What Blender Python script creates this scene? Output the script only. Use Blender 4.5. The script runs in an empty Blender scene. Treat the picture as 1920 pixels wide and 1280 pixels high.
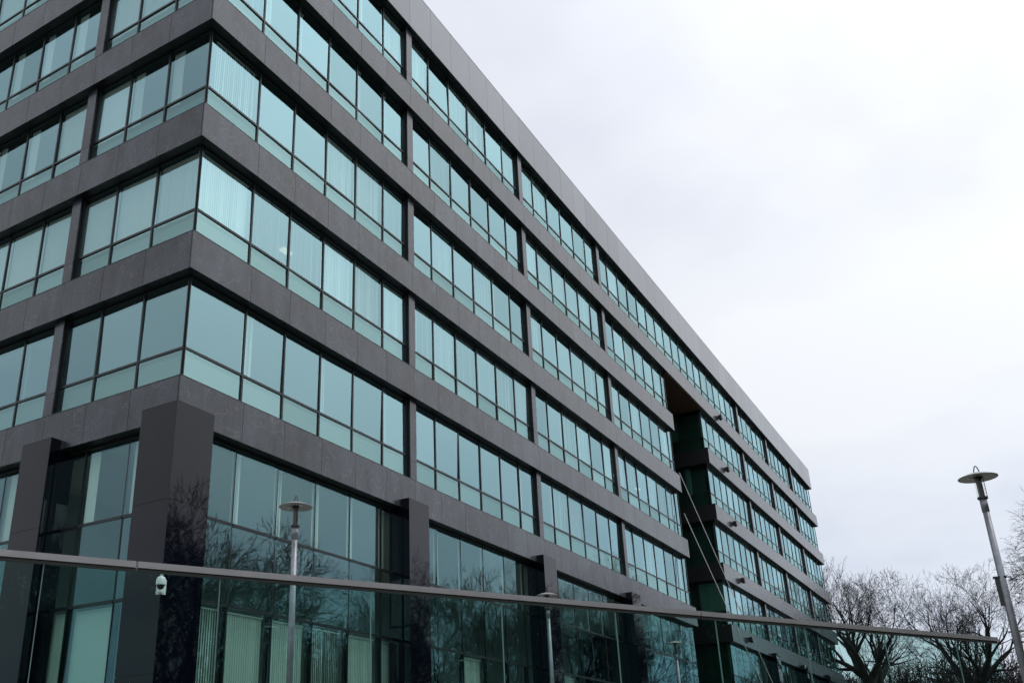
import bpy, math, random
from mathutils import Vector, Matrix, Quaternion
random.seed(7)
S = bpy.context.scene
COL = S.collection
PI = math.pi

# ------------------------------------------------------------------ camera
CAM = Vector((-14.2774, -15.6699, -8.0050))
Rv = Vector((0.5323905, -0.84637594, -0.01442667))
Uv = Vector((-0.30425947, -0.20723462, 0.92977416))
Fv = Vector((0.78992818, 0.49061348, 0.36784764))
cd = bpy.data.cameras.new('camera'); cam = bpy.data.objects.new('camera', cd); COL.objects.link(cam)
cam.matrix_world = Matrix(((Rv.x, Uv.x, -Fv.x, CAM.x), (Rv.y, Uv.y, -Fv.y, CAM.y), (Rv.z, Uv.z, -Fv.z, CAM.z), (0, 0, 0, 1)))
cd.sensor_width = 36; cd.lens = 1756.854 / 1920 * 36
cd.shift_x = (960 - 795.36) / 1920; cd.shift_y = (768.243 - 640) / 1920
cd.clip_start = 0.1; cd.clip_end = 4000
S.camera = cam

# ------------------------------------------------------------------ sky, sun, exposure
W = bpy.data.worlds.new('World'); S.world = W; W.use_nodes = True
nt = W.node_tree; nt.nodes.clear()
def N(nt, t, **k):
    n = nt.nodes.new(t)
    for a, b in k.items(): setattr(n, a, b)
    return n
out = N(nt, 'ShaderNodeOutputWorld'); bg = N(nt, 'ShaderNodeBackground')
SUN_EL, SUN_AZ = math.radians(62), math.radians(-50)      # azimuth from +X, counter-clockwise
sky = N(nt, 'ShaderNodeTexSky', sky_type='NISHITA', sun_disc=False)
sky.sun_elevation = SUN_EL; sky.sun_rotation = math.pi / 2 - SUN_AZ
sky.dust_density = 3.0; sky.air_density = 1.0
tc = N(nt, 'ShaderNodeTexCoord'); sep = N(nt, 'ShaderNodeSeparateXYZ')
nt.links.new(tc.outputs['Generated'], sep.inputs[0])
# cloud deck: the direction is projected on a flat layer so that clouds flatten towards the horizon
zc = N(nt, 'ShaderNodeMath', operation='MAXIMUM'); zc.inputs[1].default_value = 0.0
nt.links.new(sep.outputs[2], zc.inputs[0])
za = N(nt, 'ShaderNodeMath', operation='ADD'); za.inputs[1].default_value = 0.22; nt.links.new(zc.outputs[0], za.inputs[0])
dv = N(nt, 'ShaderNodeVectorMath', operation='DIVIDE')
cmb = N(nt, 'ShaderNodeCombineXYZ')
for i in range(2): nt.links.new(za.outputs[0], cmb.inputs[i])
cmb.inputs[2].default_value = 1
nt.links.new(tc.outputs['Generated'], dv.inputs[0]); nt.links.new(cmb.outputs[0], dv.inputs[1])
n1 = N(nt, 'ShaderNodeTexNoise'); n1.inputs['Scale'].default_value = 1.1; n1.inputs['Detail'].default_value = 5; n1.inputs['Roughness'].default_value = .5
nt.links.new(dv.outputs[0], n1.inputs['Vector'])
cr = N(nt, 'ShaderNodeValToRGB')
e = cr.color_ramp.elements
e[0].position = .36; e[0].color = (.66, .69, .80, 1)
e[1].position = .62; e[1].color = (1.0, 1.0, 1.0, 1)
m_ = e.new(.48); m_.color = (.86, .885, .93, 1)
nt.links.new(n1.outputs[0], cr.inputs[0])
# overcast sky: dimmer and a little bluer towards the horizon
gr = N(nt, 'ShaderNodeValToRGB'); g = gr.color_ramp.elements
g[0].position = 0.0; g[0].color = (.73, .79, .89, 1)
g[1].position = 1.0; g[1].color = (.98, .995, 1.03, 1)
for p_, c_ in ((.12, (.79, .845, .945)), (.3, (.90, .93, .985)), (.5, (.96, .975, 1.01))):
    q_ = g.new(p_); q_.color = (*c_, 1)
nt.links.new(zc.outputs[0], gr.inputs[0])
mu = N(nt, 'ShaderNodeMix', data_type='RGBA', blend_type='MULTIPLY'); mu.inputs[0].default_value = .68
nt.links.new(gr.outputs[0], mu.inputs[6]); nt.links.new(cr.outputs[0], mu.inputs[7])
sk = N(nt, 'ShaderNodeVectorMath', operation='SCALE'); sk.inputs['Scale'].default_value = 1.0
nt.links.new(mu.outputs[2], sk.inputs[0])
# the deck is thinner on the sun's side: a broad, smooth east-west difference
dt = N(nt, 'ShaderNodeVectorMath', operation='DOT_PRODUCT'); dt.inputs[1].default_value = (math.cos(SUN_AZ), math.sin(SUN_AZ), 0)
nt.links.new(tc.outputs['Generated'], dt.inputs[0])
dm = N(nt, 'ShaderNodeMapRange'); dm.inputs['From Min'].default_value = -1; dm.inputs['From Max'].default_value = 1; dm.inputs['To Min'].default_value = .80; dm.inputs['To Max'].default_value = 1.10
nt.links.new(dt.outputs['Value'], dm.inputs[0]); nt.links.new(dm.outputs[0], sk.inputs['Scale'])
# glow of the hidden sun through the thin cloud around it
dg_ = N(nt, 'ShaderNodeVectorMath', operation='DOT_PRODUCT')
dg_.inputs[1].default_value = (math.cos(SUN_EL)*math.cos(SUN_AZ), math.cos(SUN_EL)*math.sin(SUN_AZ), math.sin(SUN_EL))
nt.links.new(tc.outputs['Generated'], dg_.inputs[0])
dx_ = N(nt, 'ShaderNodeMath', operation='MAXIMUM'); dx_.inputs[1].default_value = 0; nt.links.new(dg_.outputs['Value'], dx_.inputs[0])
dp_ = N(nt, 'ShaderNodeMath', operation='POWER'); dp_.inputs[1].default_value = 6.5; nt.links.new(dx_.outputs[0], dp_.inputs[0])
ds_ = N(nt, 'ShaderNodeMath', operation='MULTIPLY_ADD'); ds_.inputs[1].default_value = 1.0; ds_.inputs[2].default_value = 1.0; nt.links.new(dp_.outputs[0], ds_.inputs[0])
sk2 = N(nt, 'ShaderNodeVectorMath', operation='SCALE'); nt.links.new(sk.outputs[0], sk2.inputs[0]); nt.links.new(ds_.outputs[0], sk2.inputs['Scale'])
b2 = N(nt, 'ShaderNodeBackground'); b2.inputs[1].default_value = 1.0
nt.links.new(sk2.outputs[0], b2.inputs[0])
bg.inputs[1].default_value = .05; nt.links.new(sky.outputs[0], bg.inputs[0])
mx = N(nt, 'ShaderNodeMixShader'); mx.inputs[0].default_value = .94
nt.links.new(bg.outputs[0], mx.inputs[1]); nt.links.new(b2.outputs[0], mx.inputs[2]); nt.links.new(mx.outputs[0], out.inputs[0])
sl = bpy.data.lights.new('sun', 'SUN'); sl.energy = .7; sl.angle = math.radians(14); sl.color = (1, .98, .95)
so = bpy.data.objects.new('sun', sl); COL.objects.link(so)
sd = Vector((math.cos(SUN_EL) * math.cos(SUN_AZ), math.cos(SUN_EL) * math.sin(SUN_AZ), math.sin(SUN_EL)))
so.rotation_mode = 'QUATERNION'; so.rotation_quaternion = sd.to_track_quat('Z', 'Y')
S.view_settings.view_transform = 'Standard'; S.view_settings.look = 'None'
S.view_settings.exposure = 0; S.view_settings.gamma = 1; S.view_settings.use_curve_mapping = False
S.cycles.max_bounces = 8; S.cycles.transparent_max_bounces = 24; S.cycles.glossy_bounces = 4
S.cycles.use_denoising = True; S.cycles.use_adaptive_sampling = False; S.cycles.caustics_reflective = False; S.cycles.caustics_refractive = False

# ------------------------------------------------------------------ helpers
class MB:
    def __init__(s): s.v = []; s.f = []
    def box(s, x0, x1, y0, y1, z0, z1):
        b = len(s.v)
        s.v += [(x0,y0,z0),(x1,y0,z0),(x1,y1,z0),(x0,y1,z0),(x0,y0,z1),(x1,y0,z1),(x1,y1,z1),(x0,y1,z1)]
        s.f += [(b,b+3,b+2,b+1),(b+4,b+5,b+6,b+7),(b,b+1,b+5,b+4),(b+1,b+2,b+6,b+5),(b+2,b+3,b+7,b+6),(b+3,b,b+4,b+7)]
        return s
    def quad(s, *p):
        b = len(s.v); s.v += list(p); s.f.append(tuple(range(b, b + len(p)))); return s
    def tube(s, pts, rad, n=8, cap=True):
        b = len(s.v); pv = None
        for i, p in enumerate(pts):
            p = Vector(p)
            d = (Vector(pts[min(i+1, len(pts)-1)]) - Vector(pts[max(i-1, 0)])).normalized()
            if pv is None:
                a = Vector((1,0,0)) if abs(d.x) < .8 else Vector((0,1,0)); pv = d.cross(a).normalized()
            else:
                pv = (pv - d * pv.dot(d)).normalized()
            w = d.cross(pv); r = rad[i] if isinstance(rad, (list, tuple)) else rad
            for k in range(n):
                t = 2*PI*k/n; q = p + (pv*math.cos(t) + w*math.sin(t))*r; s.v.append((q.x, q.y, q.z))
        for i in range(len(pts)-1):
            for k in range(n):
                a = b+i*n+k; c = b+i*n+(k+1) % n; s.f.append((a, c, c+n, a+n))
        if cap:
            s.f.append(tuple(b+k for k in range(n-1, -1, -1))); L = b+(len(pts)-1)*n; s.f.append(tuple(L+k for k in range(n)))
        return s
    def lathe(s, prof, n=32, c=(0,0)):
        b = len(s.v)
        for r, z in prof:
            for k in range(n):
                t = 2*PI*k/n; s.v.append((c[0]+r*math.cos(t), c[1]+r*math.sin(t), z))
        for i in range(len(prof)-1):
            for k in range(n):
                a = b+i*n+k; d = b+i*n+(k+1) % n; s.f.append((a, d, d+n, a+n))
        return s
    def mesh(s, name, mat, smooth=False):
        m = bpy.data.meshes.new(name); m.from_pydata(s.v, [], s.f); m.materials.append(mat)
        if smooth: m.shade_smooth()
        m.update(); return m
def obj(name, mesh, parent=None, loc=(0,0,0), rz=0):
    o = bpy.data.objects.new(name, mesh); COL.objects.link(o)
    o.location = loc; o.rotation_euler = (0, 0, rz)
    if parent: o.parent = parent
    return o
def tag(o, label=None, cat=None, group=None, kind=None):
    for k, v in (('label', label), ('category', cat), ('group', group), ('kind', kind)):
        if v: o[k] = v
    return o
def thing(name, label, cat, loc=(0,0,0), rz=0, group=None):
    return tag(obj(name, None, None, loc, rz), label, cat, group)

# ------------------------------------------------------------------ materials
def mat(name):
    m = bpy.data.materials.new(name); m.use_nodes = True; nt = m.node_tree
    p = nt.nodes['Principled BSDF']; return m, nt, p
def simple(name, col, rough=.5, metal=0, bump=0, bscale=40, var=0):
    m, nt, p = mat(name)
    p.inputs['Base Color'].default_value = (*col, 1); p.inputs['Roughness'].default_value = rough; p.inputs['Metallic'].default_value = metal
    if bump or var:
        tc = N(nt, 'ShaderNodeTexCoord'); no = N(nt, 'ShaderNodeTexNoise'); no.inputs['Scale'].default_value = bscale; no.inputs['Detail'].default_value = 6
        nt.links.new(tc.outputs['Object'], no.inputs['Vector'])
        if bump:
            b = N(nt, 'ShaderNodeBump'); b.inputs['Strength'].default_value = bump; b.inputs['Distance'].default_value = .02
            nt.links.new(no.outputs[0], b.inputs['Height']); nt.links.new(b.outputs[0], p.inputs['Normal'])
        if var:
            r = N(nt, 'ShaderNodeValToRGB'); r.color_ramp.elements[0].position = .3; r.color_ramp.elements[1].position = .7
            r.color_ramp.elements[0].color = (*[c*(1-var) for c in col], 1); r.color_ramp.elements[1].color = (*[min(1.0, c*(1+var)) for c in col], 1)
            nt.links.new(no.outputs[0], r.inputs[0]); nt.links.new(r.outputs[0], p.inputs['Base Color'])
    return m
def granite(name, base, rough, speck=.35, vein=0., spec=.5, clouds=.25, coat=0.):
    m, nt, p = mat(name); L = nt.links.new
    ge = N(nt, 'ShaderNodeNewGeometry'); oi = N(nt, 'ShaderNodeObjectInfo')
    n1 = N(nt, 'ShaderNodeTexNoise'); n1.inputs['Scale'].default_value = 42; n1.inputs['Detail'].default_value = 5; n1.inputs['Roughness'].default_value = .7
    n2 = N(nt, 'ShaderNodeTexNoise'); n2.inputs['Scale'].default_value = 1.7; n2.inputs['Detail'].default_value = 7; n2.inputs['Roughness'].default_value = .65
    of = N(nt, 'ShaderNodeVectorMath', operation='ADD'); sc = N(nt, 'ShaderNodeMath', operation='MULTIPLY'); sc.inputs[1].default_value = 37
    L(oi.outputs['Random'], sc.inputs[0]); L(ge.outputs['Position'], of.inputs[0]); L(sc.outputs[0], of.inputs[1])
    mp = N(nt, 'ShaderNodeVectorMath', operation='MULTIPLY'); mp.inputs[1].default_value = (1, 1, .4); L(of.outputs[0], mp.inputs[0])
    L(of.outputs[0], n1.inputs['Vector']); L(mp.outputs[0], n2.inputs['Vector'])
    mr = N(nt, 'ShaderNodeMapRange'); mr.inputs['From Min'].default_value = .35; mr.inputs['From Max'].default_value = .65; mr.inputs['To Min'].default_value = 1-speck; mr.inputs['To Max'].default_value = 1+speck
    L(n1.outputs[0], mr.inputs[0])
    m2 = N(nt, 'ShaderNodeMapRange'); m2.inputs['From Min'].default_value = .3; m2.inputs['From Max'].default_value = .7; m2.inputs['To Min'].default_value = 1-clouds; m2.inputs['To Max'].default_value = 1+clouds
    L(n2.outputs[0], m2.inputs[0])
    m3 = N(nt, 'ShaderNodeMapRange'); m3.inputs['To Min'].default_value = .80; m3.inputs['To Max'].default_value = 1.20; L(oi.outputs['Random'], m3.inputs[0])
    a = N(nt, 'ShaderNodeMath', operation='MULTIPLY'); b = N(nt, 'ShaderNodeMath', operation='MULTIPLY')
    L(mr.outputs[0], a.inputs[0]); L(m2.outputs[0], a.inputs[1]); L(a.outputs[0], b.inputs[0]); L(m3.outputs[0], b.inputs[1])
    vs = N(nt, 'ShaderNodeVectorMath', operation='SCALE'); vs.inputs[0].default_value = base; L(b.outputs[0], vs.inputs['Scale'])
    last = vs.outputs[0]
    if vein:
        wv = N(nt, 'ShaderNodeTexNoise'); wv.inputs['Scale'].default_value = .9; wv.inputs['Detail'].default_value = 4; wv.inputs['Distortion'].default_value = 1.5
        L(of.outputs[0], wv.inputs['Vector'])
        s1 = N(nt, 'ShaderNodeMath', operation='SUBTRACT'); s1.inputs[1].default_value = .5; L(wv.outputs[0], s1.inputs[0])
        ab = N(nt, 'ShaderNodeMath', operation='ABSOLUTE'); L(s1.outputs[0], ab.inputs[0])
        rp = N(nt, 'ShaderNodeMapRange'); rp.inputs['From Min'].default_value = 0; rp.inputs['From Max'].default_value = .012; rp.inputs['To Min'].default_value = vein; rp.inputs['To Max'].default_value = 0
        L(ab.outputs[0], rp.inputs[0])
        ad = N(nt, 'ShaderNodeVectorMath', operation='ADD'); L(last, ad.inputs[0]); L(rp.outputs[0], ad.inputs[1]); last = ad.outputs[0]
    L(last, p.inputs['Base Color'])
    rr = N(nt, 'ShaderNodeMapRange'); rr.inputs['From Min'].default_value = .3; rr.inputs['From Max'].default_value = .7; rr.inputs['To Min'].default_value = rough*.85; rr.inputs['To Max'].default_value = rough*1.15
    L(n2.outputs[0], rr.inputs[0]); L(rr.outputs[0], p.inputs['Roughness'])
    p.inputs['Specular IOR Level'].default_value = spec
    bp = N(nt, 'ShaderNodeBump'); bp.inputs['Strength'].default_value = .06 if rough > .2 else .01; bp.inputs['Distance'].default_value = .01
    if rough > .2: L(n1.outputs[0], bp.inputs['Height']); L(bp.outputs[0], p.inputs['Normal'])
    return m
M = {}
M['stone'] = granite('honed_granite', (.045, .052, .063), .24, .6, .055, .6, .65)
M['parapet'] = granite('parapet_granite', (.165, .178, .205), .22, .10, 0, .8, .12)
M['polished'] = granite('polished_granite', (.003, .004, .009), .025, .4, 0, .38)
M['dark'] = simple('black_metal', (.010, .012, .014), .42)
M['frame'] = simple('dark_window_frame', (.022, .028, .031), .33, .3)
M['soffit'] = simple('bronze_soffit', (.065, .036, .019), .85, 0, var=.2, bscale=2)
M['blind'] = simple('white_blind_fabric', (.88, .88, .86), .8)
M['ceiling'] = simple('office_ceiling', (.55, .56, .55), .9)
M['inner'] = simple('office_inner_wall', (.30, .34, .34), .9, var=.15, bscale=.6)
M['sill'] = simple('inner_sill_panel', (.34, .40, .38), .85)
M['slab'] = simple('concrete_slab', (.22, .22, .22), .9)
M['galv'] = simple('galvanised_steel', (.30, .31, .34), .45, .6, var=.2, bscale=9)
M['lampgrey'] = simple('lamp_painted_metal', (.36, .36, .35), .45, .3, var=.15, bscale=14)
M['lampdark'] = simple('lamp_dark_metal', (.05, .052, .05), .5, .3)
M['white'] = simple('white_camera_plastic', (.88, .88, .86), .38)
M['smoke'] = simple('smoked_dome', (.012, .013, .015), .06)
M['rail'] = simple('brushed_steel_rail', (.46, .45, .455), .42, .55, var=.08, bscale=4)
M['cable'] = simple('steel_cable', (.75, .75, .74), .4, .3)
M['opal'] = simple('opal_lamp', (.82, .82, .80), .3)

def glass(name, refl, trans, ior, wave=.0, wscale=1.2, rough=0.0, coat=0.0):
    m = bpy.data.materials.new(name); m.use_nodes = True; nt = m.node_tree; nt.nodes.clear(); L = nt.links.new
    o = N(nt, 'ShaderNodeOutputMaterial'); gl = N(nt, 'ShaderNodeBsdfGlossy'); tr = N(nt, 'ShaderNodeBsdfTransparent'); mx = N(nt, 'ShaderNodeMixShader'); fr = N(nt, 'ShaderNodeFresnel')
    gl.inputs['Color'].default_value = (*refl, 1); gl.inputs['Roughness'].default_value = rough; tr.inputs['Color'].default_value = (*trans, 1)
    oi = N(nt, 'ShaderNodeObjectInfo'); ra = N(nt, 'ShaderNodeMapRange'); ra.inputs['To Min'].default_value = .80; ra.inputs['To Max'].default_value = 1.10; L(oi.outputs['Random'], ra.inputs[0])
    vc = N(nt, 'ShaderNodeVectorMath', operation='SCALE'); vc.inputs[0].default_value = refl; L(ra.outputs[0], vc.inputs['Scale']); L(vc.outputs[0], gl.inputs['Color']); fr.inputs['IOR'].default_value = ior
    gb = N(nt, 'ShaderNodeNewGeometry'); iv = N(nt, 'ShaderNodeMath', operation='SUBTRACT'); iv.inputs[0].default_value = 1; L(gb.outputs['Backfacing'], iv.inputs[1])
    ct = N(nt, 'ShaderNodeMapRange'); ct.inputs['To Min'].default_value = coat; L(fr.outputs[0], ct.inputs[0])   # metallic solar coating under the Fresnel skin
    fm = N(nt, 'ShaderNodeMath', operation='MULTIPLY'); L(ct.outputs[0], fm.inputs[0]); L(iv.outputs[0], fm.inputs[1])   # only the outer skin of a pane mirrors
    L(fm.outputs[0], mx.inputs[0]); L(tr.outputs[0], mx.inputs[1]); L(gl.outputs[0], mx.inputs[2]); L(mx.outputs[0], o.inputs[0])
    if wave:
        ge = N(nt, 'ShaderNodeNewGeometry'); no = N(nt, 'ShaderNodeTexNoise'); no.inputs['Scale'].default_value = wscale; no.inputs['Detail'].default_value = 1
        L(ge.outputs['Position'], no.inputs['Vector']); b = N(nt, 'ShaderNodeBump'); b.inputs['Strength'].default_value = wave; b.inputs['Distance'].default_value = .02
        L(no.outputs[0], b.inputs['Height']); L(b.outputs[0], gl.inputs['Normal'])
    return m
M['glass'] = glass('tinted_office_glass', (.60, .955, 1.02), (.90, .97, .95), 1.5, .04, .6, 0, .335)
M['ground_glass'] = glass('ground_floor_glass', (.50, .85, .92), (.90, .98, .945), 1.5, .012, .8, 0, .15)
M['portal_glass'] = glass('dark_portal_glass', (.5, .7, .7), (.45, .60, .55), 1.5)
M['sillglass'] = glass('tinted_sill_glass', (.53, .84, .85), (.80, .90, .87), 1.5, .04, .6, 0, .31)
M['bglass'] = glass('balustrade_glass', (.85, 1, .95), (.77, .90, .875), 1.5, .02, .6)

# ------------------------------------------------------------------ terrain
ZP, ZG = -7.4, -9.6                     # plaza and lower path level
RA = Vector((-9.6485, -8.6320, -6.205)); RB = Vector((2.0590, -15.3310, -6.205))
rd = (RB - RA); rd.z = 0; rl = rd.length; rd.normalize(); rn = Vector((rd.y, -rd.x, 0))   # rn points to the camera side
if rn.dot(CAM - RA) < 0: rn = -rn
gm = simple('winter_grass', (.045, .055, .022), .95, var=.35, bscale=.7, bump=.4)
gx = simple('plaza_paving', (.20, .20, .19), .85, var=.15, bscale=1.2)
g_ = MB().quad((-1500,-1500,ZG), (1500,-1500,ZG), (1500,1500,ZG), (-1500,1500,ZG))
tag(obj('ground', g_.mesh('ground', gm)), kind='structure')
def wl(s, n=0): v = RA + rd*s + rn*n; return (v.x, v.y)
pb = MB()
poly = [wl(-22), wl(150), (320, -70), (320, 160), (-28.7, 160)]
n_ = len(poly)
pb.v = [(x, y, ZP) for x, y in poly] + [(x, y, ZG-.2) for x, y in poly]
pb.f = [tuple(range(n_))] + [(i+n_, (i+1) % n_ + n_, (i+1) % n_, i) for i in range(n_)]
tag(obj('plaza', pb.mesh('plaza', gx)), kind='structure')
def gz(x, y):
    return ZP if (Vector((x, y, 0)) - Vector((RA.x, RA.y, 0))).dot(rn) < 0 else ZG

# ------------------------------------------------------------------ office building
PX0, MP = 2.39, 1.625                   # first mullion, module
G = .32                                 # glass plane behind the stone face
XL1, XR0, XE = 40.42, 47.9, 88.36       # wing end, far wing start, far end
BH = 1.066; ZR = 20.055; ZT = 22.18; DEPTH = 34.0
bld = thing('office_building', 'long dark granite office building with bands of teal windows and a deep portal', 'building')
RL = -PI/2                              # rotation of everything on faces looking to -X
YL_END = 24.9
def place(name, mesh, parent, face, a, d, z):
    """a = near end along the face, d = depth behind the stone plane"""
    if face == 'R': return obj(name, mesh, parent, (a, d, z))
    if face == 'L': return obj(name, mesh, parent, (d, a, z), RL)       # a = far end (largest y)
    if face == 'P': return obj(name, mesh, parent, (XR0 + d, a, z), RL)
cache = {}
def cm(key, fn):
    if key not in cache: cache[key] = fn()
    return cache[key]
def r3(x): return round(x, 3)

# stone band panels ------------------------------------------------
GAP = .006
def panel_mesh(w, h, t, m):
    return cm(('pan', r3(w), r3(h), t, m), lambda: MB().box(GAP, w-GAP, 0, t, 0, h).mesh('stone_panel', M[m]))
JR = [2.2 + MP*i for i in range(54)]
def band_cells(x0, x1):
    c = [x0] + [j for j in JR if x0 + .3 < j < x1 - .3] + [x1]
    return list(zip(c[:-1], c[1:]))
JL = [1.72 + MP*i for i in range(15)]
cellsL = list(zip([0.045] + JL[:-1], JL))
def band(face, cells, z, h, m, name='stone_panel'):
    for a, b in cells:
        t = random.uniform(-.0015, .0015)
        place(name, panel_mesh(b-a, h, .04, m), bld, face, a if face == 'R' else b, t, z)
for k in range(6):
    z = 4*k if k < 5 else ZR; h = BH if k < 5 else ZT-ZR
    m = 'stone' if k < 5 else 'parapet'; nm = 'stone_panel' if k < 5 else 'parapet_panel'
    if k < 4:
        band('R', band_cells(0.0, XL1), z, h, m, nm); band('R', band_cells(XR0, XE), z, h, m, nm)
    else:
        band('R', band_cells(0.0, XE), z, h, m, nm)
    band('L', cellsL[:9], z, h, m, nm)
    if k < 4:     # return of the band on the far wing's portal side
        band('P', [(0.045 + i*1.625, 0.045 + (i+1)*1.625) for i in range(4)], z, h, 'dark', 'portal_shade_panel')  # black material instead of stone: shade of the passage put into the colour
# dark cores behind the panels (soffits show as black strips)
core = MB()
for k in range(6):
    z0 = 4*k + .004 if k < 5 else ZR + .004; z1 = (4*k + BH if k < 5 else ZT) - .012
    d = .62
    segs = [(0.046, XL1-.004), (XR0+.046, XE-.004)] if k < 4 else [(0.046, XE-.004)]
    for a, b in segs: core.box(a, b, .046, d, z0, z1)
    core.box(.046, d, d+.002, YL_END, z0, z1)
    if k < 4: core.box(XR0+.046, XR0+d, d+.002, 24, z0, z1)
obj('band_core', core.mesh('band_core', M['dark']), bld)
cop = MB()                                              # thin metal coping and sill flashing
for k in range(6):
    zt = (4*k + BH if k < 5 else ZT) - .010
    segs = [(-.006, XL1), (XR0, XE)] if k < 4 else [(-.006, XE)]
    for a, b in segs: cop.box(a, b, -.006, .30, zt+.012, zt+.030)
    cop.box(-.006, .30, .302, YL_END, zt+.012, zt+.030)
obj('sill_flashing', cop.mesh('sill_flashing', M['frame']), bld)
# plain continuation of the left face, rear and ends
rear = MB()
rear.box(.2, .6, YL_END, 34, ZP, ZT-.02)
rear.box(.2, XE-.2, 34.002, 34.4, ZP, ZT-.02)
rear.box(XE-.55, XE-.15, .62+.01, 34, ZP, ZT-.02)
rear.box(XL1-.35, XL1-.05, .62+.01, 34, ZP, 16-.01)
rear.box(XR0+.7, XR0+.9, 24.0, 34, ZP, 16-.01)
rear.box(XL1, XR0+.7, 23.6, 23.99, ZP, 16-.01)
obj('rear_wall', rear.mesh('rear_wall', M['stone']), bld)
roof = MB().box(.62, XE-.56, .63, 34, ZT-.5, ZT-.3)
obj('roof', roof.mesh('roof', M['slab']), bld)
sf = MB().box(XL1-.04, XR0+.05, .05, 34, 15.93, 15.998)
obj('portal_soffit', sf.mesh('portal_soffit', M['soffit']), bld)
# floors: slab with ceiling below, inner walls
fl = MB(); ce = MB(); iw = MB(); sw = MB()
for k in range(-1, 6):
    zf = 4*k + .45 if k >= 0 else ZP; 
    segs = [(.64, XL1-.36), (XR0+.92, XE-.57)] if k < 4 else [(.64, XE-.57)]
    for a, b in segs:
        if k >= 0: fl.box(a, b, .64, 33.9, zf, zf+.35)
        zt = 4*(k+1)-.11 if k >= 0 else -.11
        iw.box(a, b, 7.0, 7.1, zf+.36, zt)
    for a, b in ([(.64, XL1-.36), (XR0+.92, XE-.57)] if k < 5 else [(.64, XE-.57)]):
        if k >= 0: ce.box(a, b, .64, 33.9, 4*k-.10, 4*k-.06)
    zt = 4*k + 1.93
    if k >= 0 and k < 5:
        for a, b in ([(.5, XL1-.36), (XR0+.92, XE-.57)] if k < 4 else [(.5, XE-.57)]):
            sw.box(a, b, .50, .56, 4*k+BH-.02, zt)
        sw.box(.50, .56, .57, YL_END, 4*k+BH-.02, zt)
iw.box(7.0, 7.1, 7.12, 33.8, ZP, 20)
obj('floor_slab', fl.mesh('floor_slab', M['slab']), bld); obj('inner_ceiling', ce.mesh('inner_ceiling', M['ceiling']), bld)
obj('inner_wall', iw.mesh('inner_wall', M['inner']), bld); obj('inner_sill', sw.mesh('inner_sill', M['sill']), bld)

# windows ----------------------------------------------------------
MW = .056
def frame_mesh(w, h, tz, extra=()):
    def f():
        b = MB(); e = .0008
        b.box(e, MW/2, -.035, .03, 0, h); b.box(w-MW/2, w-e, -.035, .03, 0, h)
        b.box(MW/2, w-MW/2, -.02, .03, h-.05, h-.001); b.box(MW/2, w-MW/2, -.02, .03, .001, .03)
        for t in tz: b.box(MW/2, w-MW/2, -.03, .03, t-.032, t+.032)
        return b.mesh('window_frame', M['frame'])
    return cm(('fr', r3(w), r3(h), tz), f)
def pane_mesh(w, h, m='glass', t=.010):
    return cm(('pn', r3(w), r3(h), m), lambda: MB().box(-w/2, w/2, 0, t, -h/2, h/2).mesh('pane', M[m]))
def slats(x0, x1, h, ang, seed, jit=6, sw=.089, miss=0, pitch=None):
    def f():
        rr = random.Random(seed); b = MB(); x = x0 + sw/2*.8; pitch_ = pitch or sw*.9
        while x < x1 - sw*.3:
            if rr.random() >= miss:
                a = math.radians(ang + rr.gauss(0, jit)); dx, dy = math.cos(a)*sw/2, math.sin(a)*sw/2
                lo = rr.uniform(0, .03)
                n = (-math.sin(a)*.004, math.cos(a)*.004)
                b.quad((x-dx, -dy, lo), (x+n[0], n[1], lo), (x+n[0], n[1], h), (x-dx, -dy, h))
                b.quad((x+n[0], n[1], lo), (x+dx, dy, lo), (x+dx, dy, h), (x+n[0], n[1], h))
            x += pitch_
        b.box(x0, x1, -.02, .02, h, h+.03)
        return b.mesh('blind', M['blind'])
    return cm(('bl', r3(x0), r3(x1), r3(h), ang, seed, jit, miss, pitch), f)
def rail_only(w, h): return cm(('br', r3(w), r3(h)), lambda: MB().box(.05, w-.05, -.02, .02, h, h+.03).mesh('blind', M['blind']))
def blind_mesh(kind, w, h):
    s = random.randrange(4)
    if kind == 'closed': return slats(.05, w-.05, h, 14, s, 6)
    if kind == 'ribbed': return slats(.05, w-.05, h, 50, s, 9)
    if kind == 'open': return slats(.05, w-.05, h, 62, s, 6, miss=.05)
    if kind == 'mostly': return slats(.36, w-.05, h, 30, s, 7)
    if kind == 'left': return slats(.06, .06+.26+.05*s, h, 25, s, 14, pitch=.045)
    if kind == 'half': return slats(.05, w*.55, h, 15, s, 5)
    return None
def tiltpane(o, amt=.0065):
    o.rotation_euler = (random.gauss(0, amt), 0, random.gauss(0, amt))
def window(face, a, w, k, kind, name='window'):
    z = 4*k + BH + .022; top = (4*(k+1) if k < 4 else ZR) - .012; h = top - z; tz = 4*k + 1.99 - z
    fo = place(name, frame_mesh(w, h, (r3(tz),)), bld, face, a, G, z)
    up = h-.05-tz-.032; lo = tz-.032-.03
    p1 = obj('pane', pane_mesh(w-MW+.01, up+.01, 'glass' if face != 'P' else 'portal_glass'), fo, (w/2, .0, tz+.032+up/2)); tiltpane(p1)
    p2 = obj('sill_pane', pane_mesh(w-MW+.01, lo+.01, 'sillglass' if face != 'P' else 'portal_glass'), fo, (w/2, .0, .03+lo/2)); tiltpane(p2)
    bm = blind_mesh(kind, w, h-tz-.14)
    if bm: obj('blind', bm, fo, (0, .13, tz+.02))
    return fo
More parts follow.
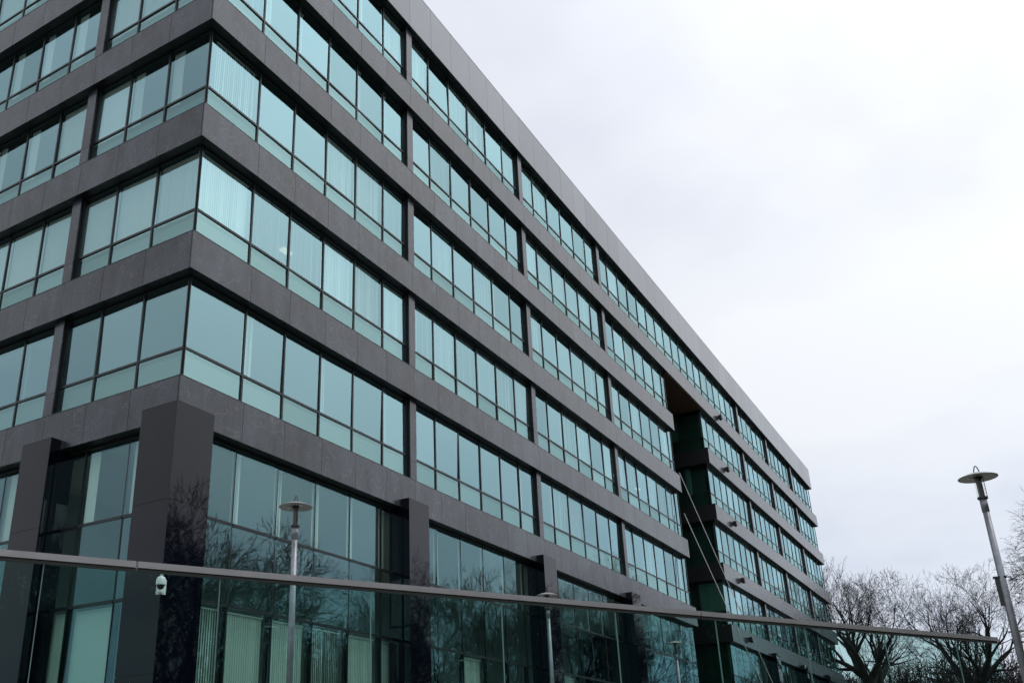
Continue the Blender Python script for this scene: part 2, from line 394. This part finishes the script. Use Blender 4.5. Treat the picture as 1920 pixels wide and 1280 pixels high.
def kind_for(k, i, face):
    t = {('R',0):'none left none left none left', ('R',1):'closed ribbed ribbed closed closed closed', ('R',2):'mostly none none closed closed ribbed',
         ('R',3):'ribbed left left left left left', ('R',4):'left left closed left left closed',
         ('L',0):'none none none none none none', ('L',1):'ribbed closed closed closed closed closed', ('L',2):'left left closed closed left left',
         ('L',3):'left ribbed closed left left left', ('L',4):'closed left closed left closed left'}[('R' if face == 'R' else 'L', k)].split()
    if i < 6: return t[i]
    wts = {0:(4,4,1,1,1), 1:(1,1,4,4,3), 2:(2,2,4,3,2), 3:(2,3,3,3,2), 4:(2,3,3,3,2)}[k]
    return random.choices(['none','left','closed','ribbed','mostly'], wts)[0]
def modules(x0, x1):
    c = [x0] + [PX0 + MP*i for i in range(60) if x0 + .3 < PX0 + MP*i < x1 - .25] + [x1]
    return list(zip(c[:-1], c[1:]))
wL, wR, wA = modules(G, XL1+.06), modules(XR0+G, XE-G), modules(G, XE-G)
for k in range(5):
    rows = wL + wR if k < 4 else wA
    for i, (a, b) in enumerate(rows):
        kk = kind_for(k, i, 'R')
        if b-a < 1.0: kk = 'none'
        window('R', a, b-a, k, kk)
cL = [G] + [1.94 + MP*i for i in range(15)]
modsL = [(a, b) for a, b in zip(cL[:-1], cL[1:]) if b <= YL_END]
for k in range(5):
    for i, (a, b) in enumerate(modsL[:9]): window('L', b, b-a, k, kind_for(k, i, 'L'))
far = MB()      # the part of the left face beyond the picture edge
for k in range(5):
    for a, b in modsL[9:]:
        far.box(G, G+.05, a+.03, b-.03, 4*k+BH, 4*k+4)
    far.box(.0, .05, 14.75, YL_END, 4*k+.002, 4*k+BH)
fo = obj('distant_glazing', far.mesh('distant_glazing', M['frame']), bld)
for k in range(4):
    for i in range(4): window('P', G + MP*(i+1), MP, k, ['closed','none','left','none'][(i+k) % 4], 'portal_window')

# piers between the window groups -----------------------------------
PF = .17
def pier_mesh(z0, z1): return cm(('pf', r3(z1-z0)), lambda: MB().box(-.19, .19, 0, .03, .004, z1-z0-.004).mesh('pier_stone', M['stone']))
def pier(face, c, k):
    z = 4*k + BH + .021; top = (4*(k+1) if k < 4 else ZR) - .001; zm = 4*k + 1.82
    cm_ = cm(('pc', r3(top-z)), lambda: MB().box(-.185, .185, .031, .13, 0, top-z).box(-.25, .25, .105, .149, 0.001, top-z-.001).mesh('pier', M['dark']))
    p = place('pier', cm_, bld, face, c, PF, z)
    obj('pier_stone', pier_mesh(z, zm), p, (0, 0, 0)); obj('pier_stone', pier_mesh(zm, top), p, (0, 0, zm-z))
    return p
PC = [PX0 + MP*5 + 9.75*i for i in range(8)]
for k in range(5):
    for i, c in enumerate(PC):
        if k < 4 and (XL1-1 < c < XR0+1.9): continue
        if i in (3, 4): continue
        pier('R', c, k)
    pier('L', 5.17, k); pier('L', 14.92, k)

# ground floor: columns of polished stone and tall glazing ------------
CZ = .235
def column(x0, x1, y0, y1, corner=False):
    """core box with polished slabs on the faces seen"""
    c = obj('column', MB().box(x0+.03, x1-.03, y0+.03, y1-.03, ZP, CZ-.01).mesh('column', M['polished']), bld)
    zs = [ZP, -5.86, -2.1, CZ] if True else []
    for za, zb in zip(zs[:-1], zs[1:]):
        for bx in ((x0, x1, y0, y0+.028), (x0, x0+.028, y0+.030, y1)):
            obj('stone_slab', MB().box(*bx, za+.004, zb-.004).mesh('stone_slab', M['polished']), c)
        obj('stone_slab', MB().box(x1-.028, x1, y0+.030, y1, za+.004, zb-.004).mesh('stone_slab', M['polished']), c)
        obj('stone_slab', MB().box(x0+.03, x1-.03, y1-.028, y1, za+.004, zb-.004).mesh('stone_slab', M['polished']), c)
    obj('capital_slab', MB().box(x0, x1, y0, y1, CZ-.002, CZ+.018).mesh('capital_slab', M['polished']), c)
    return c
column(-.3, .908, -.3, .873)
for i in range(8):
    c = PC[i]
    if XL1-1 < c < XR0+1.9: continue
    column(c-1.02, c+.14, -.3, .45)
column(-.3, .45, 4.17, 5.31); column(-.3, .45, 13.92, 15.06)
def tall_frame(w, h, tz):
    def f():
        b = MB(); e = .0008; q = .016
        b.box(e, q, -.006, .06, 0, h); b.box(w-q, w-e, -.006, .06, 0, h)
        b.box(q, w-q, -.006, .06, h-.05, h-.001); b.box(q, w-q, -.006, .06, .001, .03)
        for t in tz: b.box(q, w-q, -.022, .05, t-.036, t+.036)
        b.box(-.0+e, .10, .062, .13, 0, tz[1]); b.box(w-.10, w-e, .062, .13, 0, tz[1])
        return b.mesh('window_frame', M['frame'])
    return cm(('tf', r3(w), r3(h), tz), f)
def ground_window(face, a, w, i, rnd):
    z = ZP; h = -.012 - ZP
    fr = place('tall_window', tall_frame(w, h, (r3(-2.04-z), r3(-4.04-z))), bld, face, a, G+.02, z)
    for z0, z1, nm in ((-2.008, -.062, 'pane'), (-4.008, -2.072, 'middle_pane'), (ZP+.03, -4.072, 'lower_pane')):
        p = obj(nm, pane_mesh(w-.030, z1-z0+.01, 'ground_glass'), fr, (w/2, 0, (z0+z1)/2-z)); tiltpane(p, .004)
    obj('blind', slats(.05, .36, 1.86, 20, i % 4, 12, pitch=.04), fr, (0, .16, -2.0-z))
    if rnd: obj('lower_blind', slats(.11, w-.11, -4.1-ZP-.1, 10 if i % 3 else 30, i % 4, 3), fr, (0, .20, .05))
    return fr
for i, (a, b) in enumerate(wL + wR):
    ground_window('R', a, b-a, i, i < 6 or i % 5 == 3)
for i, (a, b) in enumerate(modsL[:9]): ground_window('L', b, b-a, i, True)
for i in range(4):
    f_ = place('portal_glazing', frame_mesh(MP, -.012-ZP, (3.4, 5.4)), bld, 'P', G+MP*(i+1), G+.02, ZP)
    obj('pane', pane_mesh(MP-.05, 7.3, 'portal_glass'), f_, (MP/2, 0, 3.69))
pw = MB().box(XR0+.7, XR0+.74, .64, 24, ZP, 15.9)
obj('portal_inner_wall', pw.mesh('portal_inner_wall', M['inner']), bld)

# ceiling lights that are on, seen through three windows
lit = bpy.data.materials.new('lit_tube'); lit.use_nodes = True
p = lit.node_tree.nodes['Principled BSDF']; p.inputs['Emission Color'].default_value = (1, .86, .62, 1); p.inputs['Emission Strength'].default_value = .5
lm = MB().box(-.22, .22, -.10, .10, 0, .05).mesh('ceiling_light', lit)
for x, y, z, l in ((34.4, 1.9, 7.82, 'lit ceiling light behind the window right of the third pier'), (37.6, 1.8, 7.82, 'lit ceiling light two windows further right of the third pier'),
                (5.6, 1.8, 7.82, 'faint lit ceiling light behind ribbed blinds near the corner')):
    tag(obj('ceiling_light', lm, None, (x, y, z)), l, 'ceiling light', 'lit ceiling lights inside the offices')

# ------------------------------------------------------------------ floodlights on the far wing's bands
names = ['lowest band just above the glass balustrade', 'second band from the bottom', 'third band from the bottom', 'fourth band from the bottom', 'top band over the portal']
for k in range(5):
    z = 4*k + .25
    t = thing('floodlight', 'black box floodlight on the far wing, on its ' + names[k], 'floodlight', (51.9, 0, z), 0, 'black floodlights up the far wing')
    b = MB().box(-.15, .15, -.30, -.05, .14, .42); obj('housing', b.mesh('housing', M['dark']), t)
    b = MB(); b.v = [(-.15,-.30,.14),(.15,-.30,.14),(.15,-.05,.14),(-.15,-.05,.14),(-.10,-.24,.06),(.10,-.24,.06),(.10,-.12,.06),(-.10,-.12,.06)]
    b.f = [(0,4,5,1),(1,5,6,2),(2,6,7,3),(3,7,4,0),(4,7,6,5)]; obj('shade', b.mesh('shade', M['dark']), t)
    b = MB().box(-.05, .05, -.05, .0, .2, .3).box(-.1, .1, -.012, .0, .12, .4); obj('bracket', b.mesh('bracket', M['dark']), t)

# ------------------------------------------------------------------ stay cables
for a, b, l in (((XL1-.02, .02, 9.28), (49.2, -3.2, -7.4), 'upper pale steel cable slanting down from the portal corner'),
             ((XL1-.02, .02, 6.7), (46.6, -3.2, -7.4), 'lower pale steel cable slanting down from the portal corner')):
    a, b = Vector(a), Vector(b)
    t = thing('stay_cable', l, 'cable', tuple(b), 0, 'pale cables across the portal')
    pts = [tuple((a-b)*s - Vector((0, 0, .12*math.sin(PI*s)))) for s in [i/10 for i in range(11)]]
    obj('wire', MB().tube(pts, .022, 6).mesh('wire', M['cable']), t)
    m_ = (a-b)*.53; obj('turnbuckle', MB().tube([tuple(m_*.985), tuple(m_*1.015)], .05, 8).mesh('turnbuckle', M['cable']), t)

# ------------------------------------------------------------------ security camera on the corner column
cx, cy, cz = -.3, -.3, -4.02
t = thing('security_camera', 'white dome security camera on a corner bracket of the polished corner column', 'security camera', (cx, cy, cz))
dg = Vector((-1, -1, 0)).normalized(); rz = math.atan2(dg.y, dg.x) + PI/2
b = MB()      # corner plate wrapped round the column edge
b.box(-.014, .0, -.014, .13, -.20, .12); b.box(.001, .13, -.014, .0, -.20, .12)
obj('corner_plate', b.mesh('corner_plate', M['white']), t)
b = MB().tube([(-.02,-.02,.12), (-.06,-.06,.20), (-.12,-.12,.235), (-.17,-.17,.20), (-.17,-.17,.10)], .028, 12)
obj('arm', b.mesh('arm', M['white'], True), t)
obj('neck_ring', MB().lathe([(0,.30),(.034,.30),(.034,.20),(.026,.19),(.026,.10),(0,.10)], 16, (-.17,-.17)).mesh('neck_ring', M['galv'], True), t)
obj('housing', MB().lathe([(0,.125),(.05,.125),(.085,.10),(.102,.05),(.106,-.04),(.104,-.055),(.0,-.056)], 28, (-.17,-.17)).mesh('housing', M['white'], True), t)
obj('dome', MB().lathe([(.078,-.057),(.076,-.085),(.06,-.122),(.035,-.143),(0,-.15)], 24, (-.17,-.17)).mesh('dome', M['smoke'], True), t)
b = MB().box(-.16, -.02, -.16, -.02, -.20, -.165).box(-.10, -.015, -.10, -.015, -.164, .06); obj('junction_box', b.mesh('junction_box', M['white']), t)

# ------------------------------------------------------------------ glass balustrade on a low retaining wall
ang = math.atan2(rd.y, rd.x)
t = tag(obj('retaining_wall', MB().box(-20, rl+.02, -.30, -.001, ZG, ZP+.12).mesh('retaining_wall', M['slab']), None, (RA.x + .15*rn.x, RA.y + .15*rn.y, 0), ang), 'low concrete retaining wall under the glass balustrade', 'retaining wall')
bal = thing('glass_balustrade', 'long frameless glass balustrade with a flat brushed steel top rail', 'balustrade', (RA.x, RA.y, ZP+.13), ang)
rz0 = RA.z - (ZP+.13)
for a, b in ((-12.1, -5.5), (-5.49, 1.11), (1.12, 7.70), (7.71, rl)):
    o = obj('top_rail', MB().box(a, b-.008, -.034, .034, rz0-.022, rz0+.034).mesh('top_rail', M['rail']), bal)
    obj('rail_shade_strip', MB().box(a, b-.008, -.021, .021, rz0-.052, rz0-.0225).mesh('rail_shade_strip', M['lampdark']), o)  # recessed dark strip, coloured for the shadow under the rail
s = .35 - 1.52*8
gm_ = MB().box(.006, 1.514, -.008, .008, -.05, rz0-.052).mesh('glass_panel', M['bglass'])
edge = simple('glass_edge', (.22, .33, .30), .2); 
ge_ = MB().box(0.0, .003, -.008, .008, -.05, rz0-.052).mesh('edge_strip', edge)
ge2 = MB().box(1.517, 1.5195, -.008, .008, -.05, rz0-.052).mesh('edge_strip', edge)
while s < rl - .2:
    w = min(1.52, rl - s)
    if w < 1.5: o = obj('glass_panel', MB().box(.006, w-.006, -.008, .008, -.05, rz0-.052).mesh('glass_panel', M['bglass']), bal, (s, 0, 0))
    else: o = obj('glass_panel', gm_, bal, (s, 0, 0)); obj('edge_strip', ge2, o)
    obj('edge_strip', ge_, o)
    s += 1.52
obj('base_channel', MB().box(-12.2, rl, -.04, .04, -.13+.002, .02).mesh('base_channel', M['rail']), bal)

# ------------------------------------------------------------------ lamps
def lamp(x, y, label, sleeve=False, H=None):
    zb = gz(x, y); H = -3.205 - zb
    t = thing('street_lamp', label, 'street lamp', (x, y, zb), 0, 'disc topped street lamps')
    obj('pole', MB().tube([(0,0,0),(0,0,H*.45),(0,0,H-.62)], [.062, .058, .050], 16).mesh('pole', M['galv'], True), t)
    obj('collar', MB().lathe([(0,H-.66),(.058,H-.66),(.058,H-.42),(.0,H-.42)], 20).mesh('collar', M['galv'], True), t)
    obj('ring', MB().lathe([(0,H-.432),(.082,H-.432),(.082,H-.40),(.0,H-.40)], 20).mesh('ring', M['lampdark']), t)
    obj('stem', MB().lathe([(.044,H-.40),(.044,H-.08),(.075,H-.05),(.0,H-.05)], 16).mesh('stem', M['lampdark'], True), t)
    obj('glass_tube', MB().lathe([(.072,H-.399),(.072,H-.07)], 20).mesh('glass_tube', glass_tube), t)
    b = MB()
    for q in range(3):
        a = q*2*PI/3 + .6; b.tube([(.076*math.cos(a), .076*math.sin(a), H-.4), (.076*math.cos(a), .076*math.sin(a), H-.05)], .006, 5)
    obj('guard_rod', b.mesh('guard_rod', M['lampgrey']), t)
    d = obj('lamp_disc', MB().lathe([(0,H-.03),(.10,H-.04),(.29,H-.062),(.31,H-.058),(.312,H-.05),(.29,H-.04),(.16,H+.012),(.06,H+.035),(0,H+.038)], 40).mesh('lamp_disc', M['lampgrey'], True), t)
    for sx in (-1, 1):
        obj('lamp_lens', MB().lathe([(0,H-.068),(.028,H-.062),(.034,H-.04)], 14, (-.03, .135*sx)).mesh('lamp_lens', M['opal'], True), t)
    pts = [(0, -.045+.09*(i/12), H+.03+.13*math.sin(PI*i/12)**.8) for i in range(13)]
    obj('lifting_loop', MB().tube(pts, .009, 6).mesh('lifting_loop', M['lampdark'], True), t)
    if sleeve:
        obj('bracket', MB().box(-.035, .035, .052, .11, 1.95, 2.4).box(-.05, .05, -.07, .13, 2.402, 2.43).mesh('bracket', M['lampdark']), t)
    return t
glass_tube = glass('lamp_glass', (1, 1, 1), (.9, .92, .9), 1.45)
lamp(-1.287, -4.772, 'street lamp in front of the first ground floor windows beside the corner column')
lamp(9.767, -4.667, 'street lamp whose disc just clears the balustrade rail near the second column')
lamp(21.84, -4.36, 'street lamp seen wholly through the balustrade glass left of the portal')
lamp(4.037, -15.58, 'tall street lamp standing against the sky at the right', True)
lamp(26.57, -15.55, 'far street lamp just behind the tall lamp pole at the right edge')

# ------------------------------------------------------------------ trees
bark = simple('winter_bark', (.022, .020, .018), .9, var=.35, bscale=3, bump=.5)
twig = simple('winter_twig', (.021, .019, .018), .9)
def tree_meshes(seed, H=20., spread=1.0, trunk=.28, up=.25, r0=None, levels=6, rmin=.016, ra=.5, rb=.72, ks=(7, 5, 5, 4, 2)):
    rr = random.Random(seed); big = MB(); small = MB()
    r0 = r0 or H*.022; cnt = [0]
    def rv():
        return Vector((rr.gauss(0,1), rr.gauss(0,1), rr.gauss(0,1))).normalized()
    def br(p, d, L, r, lev):
        n = 5 if lev < 2 else (4 if lev < 4 else 3)
        pts = [tuple(p)]; rad = [r]; q = p.copy(); dd = d.copy(); nodes = []
        for i in range(n):
            dd = (dd + rv()*(.04 if lev == 0 else .24 if lev < 3 else .17) + Vector((0,0,1))*(.10*up*(lev > 0) - (.05 if lev > 4 else 0))).normalized()
            q = q + dd*L/n; pts.append(tuple(q)); rad.append(r*(1-.62*(i+1)/n) if lev else r*(1-.35*(i+1)/n)); nodes.append((q.copy(), dd.copy(), rad[-1], (i+1)/n))
        sides = 10 if lev == 0 else (6 if lev < 3 else (4 if lev < 4 else 3))
        (big if lev < 2 else small).tube(pts, rad, sides, cap=False)
        if lev >= levels: return
        if lev == 0:
            k = rr.randint(7, 8)
            for j in range(k):
                nd = nodes[-1] if j < 4 else nodes[-2]
                a = 2*PI*j/k + rr.uniform(-.4, .4); el = rr.uniform(.55, 1.15) if j < k-2 else rr.uniform(1.0, 1.4)
                v = Vector((math.cos(a)*math.cos(el)*spread, math.sin(a)*math.cos(el)*spread, math.sin(el))).normalized()
                br(nd[0] - Vector((0,0,rr.uniform(0, H*.06))), v, H*rr.uniform(.26, .38), nd[2]*rr.uniform(.5, .7), 1)
            return
        k = ks[lev-1]
        for j in range(k):
            t_ = rr.uniform(.3, 1) if j < k-1 else 1.0
            i_ = min(n-1, int(t_*n)); nd = nodes[i_]
            ax = nd[1].cross(rv()).normalized(); v = (Quaternion(ax, rr.uniform(.4, .95 if lev < 4 else .75) if j < k-1 else rr.uniform(.08,.35)) @ nd[1])
            v = (v + Vector((0,0,.18*up))).normalized()
            br(nd[0], v, L*rr.uniform(.48, .72), max(nd[2]*rr.uniform(ra, rb), rmin), lev+1)
    br(Vector((0,0,0)), Vector((rr.uniform(-.05,.05), rr.uniform(-.05,.05), 1)).normalized(), H*trunk, r0, 0)
    return big.mesh('tree_trunk', bark, True), small.mesh('tree_crown', twig)
V = {n: tree_meshes(s, **k) for n, (s, k) in {
    'oak': (11, dict(H=20, spread=1.25, trunk=.24, up=.35)),
    'wide': (23, dict(H=20, spread=1.45, trunk=.20, up=.15)),
    'tall': (35, dict(H=20, spread=.8, trunk=.30, up=.7)),
    'grand': (53, dict(H=20, spread=1.1, trunk=.52, up=.4, r0=1.25, ks=(6, 5, 4, 3, 3))),
    'high': (71, dict(H=20, spread=1.5, trunk=.55, up=.0, r0=.5)),
    'bold': (83, dict(H=20, spread=1.5, trunk=.26, up=.25, r0=.6, rmin=.022, ra=.58, rb=.76, ks=(6, 5, 4, 4, 2))),
    'young': (47, dict(H=20, spread=.6, trunk=.34, up=.9, levels=5)),
}.items()}
def tree(v, x, y, top, label, rz=0, group='bare winter trees', wid=1.0):
    z = gz(x, y); vz = max(q.co.z for q in V[v][1].vertices); s = (top - z)/vz
    t = thing('bare_tree', label, 'tree', (x, y, z - .05), rz, group); t.scale = (s*wid, s*wid, s)
    obj('trunk', V[v][0], t); obj('crown', V[v][1], t)
    return t
tree('grand', 103.5, -.3, 16.2, 'big bare oak right behind the far end of the building', 1.1)
tree('grand', 124, -9.6, 17.2, 'bare spreading tree standing left of the tall lamp pole', 2.0)
tree('high', 80, -23.5, 15.5, 'bare tree whose crown reaches in from the right picture edge', .4, wid=.75)
tree('young', 118, -14.6, 5.0, 'slender bare tree low between the lamp pole and the spreading tree', .9)
# trees on the camera's side of the street: they are what the glass mirrors
for v, x, y, top, l, rz, wd in (
    ('bold', 31, -32.5, 14.0, 'bare oak mirrored in the polished corner column', .3, 1.0), ('oak', 41, -33.5, 11.0, 'bare tree mirrored behind the first street lamp', 2.6, .9),
    ('bold', 60, -27, 13.0, 'bare tree mirrored between the first two plain columns', 0, .9), ('young', 72, -28, 13.0, 'narrow tree mirrored above the rail before the second column', 1, 1.1),
    ('tall', 52, -30, 6.5, 'low bare tree mirrored between larger trees', 2, .9), ('oak', 86, -25, 12, 'bare tree mirrored right of the second column', 1.7, .8),
    ('bold', 104, -28, 16.5, 'tall bare tree mirrored at the end of the near wing', .7, .9),
    ('bold', -6, -36, 9, 'bare tree behind the path mirrored in the balustrade', 1.9, 1), ('wide', -20, -41, 9, 'bare tree across the path mirrored at the left of the balustrade', .2, 1),
    ('tall', 8, -37, 7, 'bare tree near the path mirrored in the right balustrade panels', 1.2, 1), ('oak', 17, -38, 8, 'bare oak at the wood edge behind the path', 2.2, .9),
    ('wide', -34, -38, 7, 'bare tree at the far left behind the path', 3.2, 1)):
    tree(v, x, y, top, l, rz, 'bare trees across from the building', wd)
# low woodland edge: nobody could count its stems
rr = random.Random(99)
wv, wf = [], []
bush = tree_meshes(61, H=6, spread=1.5, trunk=.1, up=.2, levels=4)
bv = [q.co.copy() for q in bush[1].vertices]; bf = [tuple(p.vertices) for p in bush[1].polygons]; bh_ = max(q.z for q in bv)
def thick(spots, label, name='woodland_edge'):
    vv, ff = [], []
    for (x, y, h) in spots:
        z = gz(x, y); s = h/bh_; a = rr.uniform(0, 6.28); c, s_ = math.cos(a)*s, math.sin(a)*s; b = len(vv)
        vv += [(x + c*q.x - s_*q.y, y + s_*q.x + c*q.y, z + q.z*s - .1) for q in bv]; ff += [tuple(i+b for i in f) for f in bf]
    m = bpy.data.meshes.new(name); m.from_pydata(vv, [], ff); m.materials.append(twig)
    return tag(obj(name, m), label, 'undergrowth', None, 'stuff')
thick([(rr.uniform(15, 130), rr.uniform(-42, -33), rr.uniform(9, 14)) for _ in range(60)], 'dense bare thicket across from the building')
thick([(rr.uniform(128, 190), rr.uniform(-24, 14), rr.uniform(12, 18)) for _ in range(60)], 'dark leafless undergrowth under the trees at the lower right')
thick([(rr.uniform(-45, 20), rr.uniform(-50, -40), rr.uniform(11, 17)) for _ in range(40)], 'bare thicket behind the path')
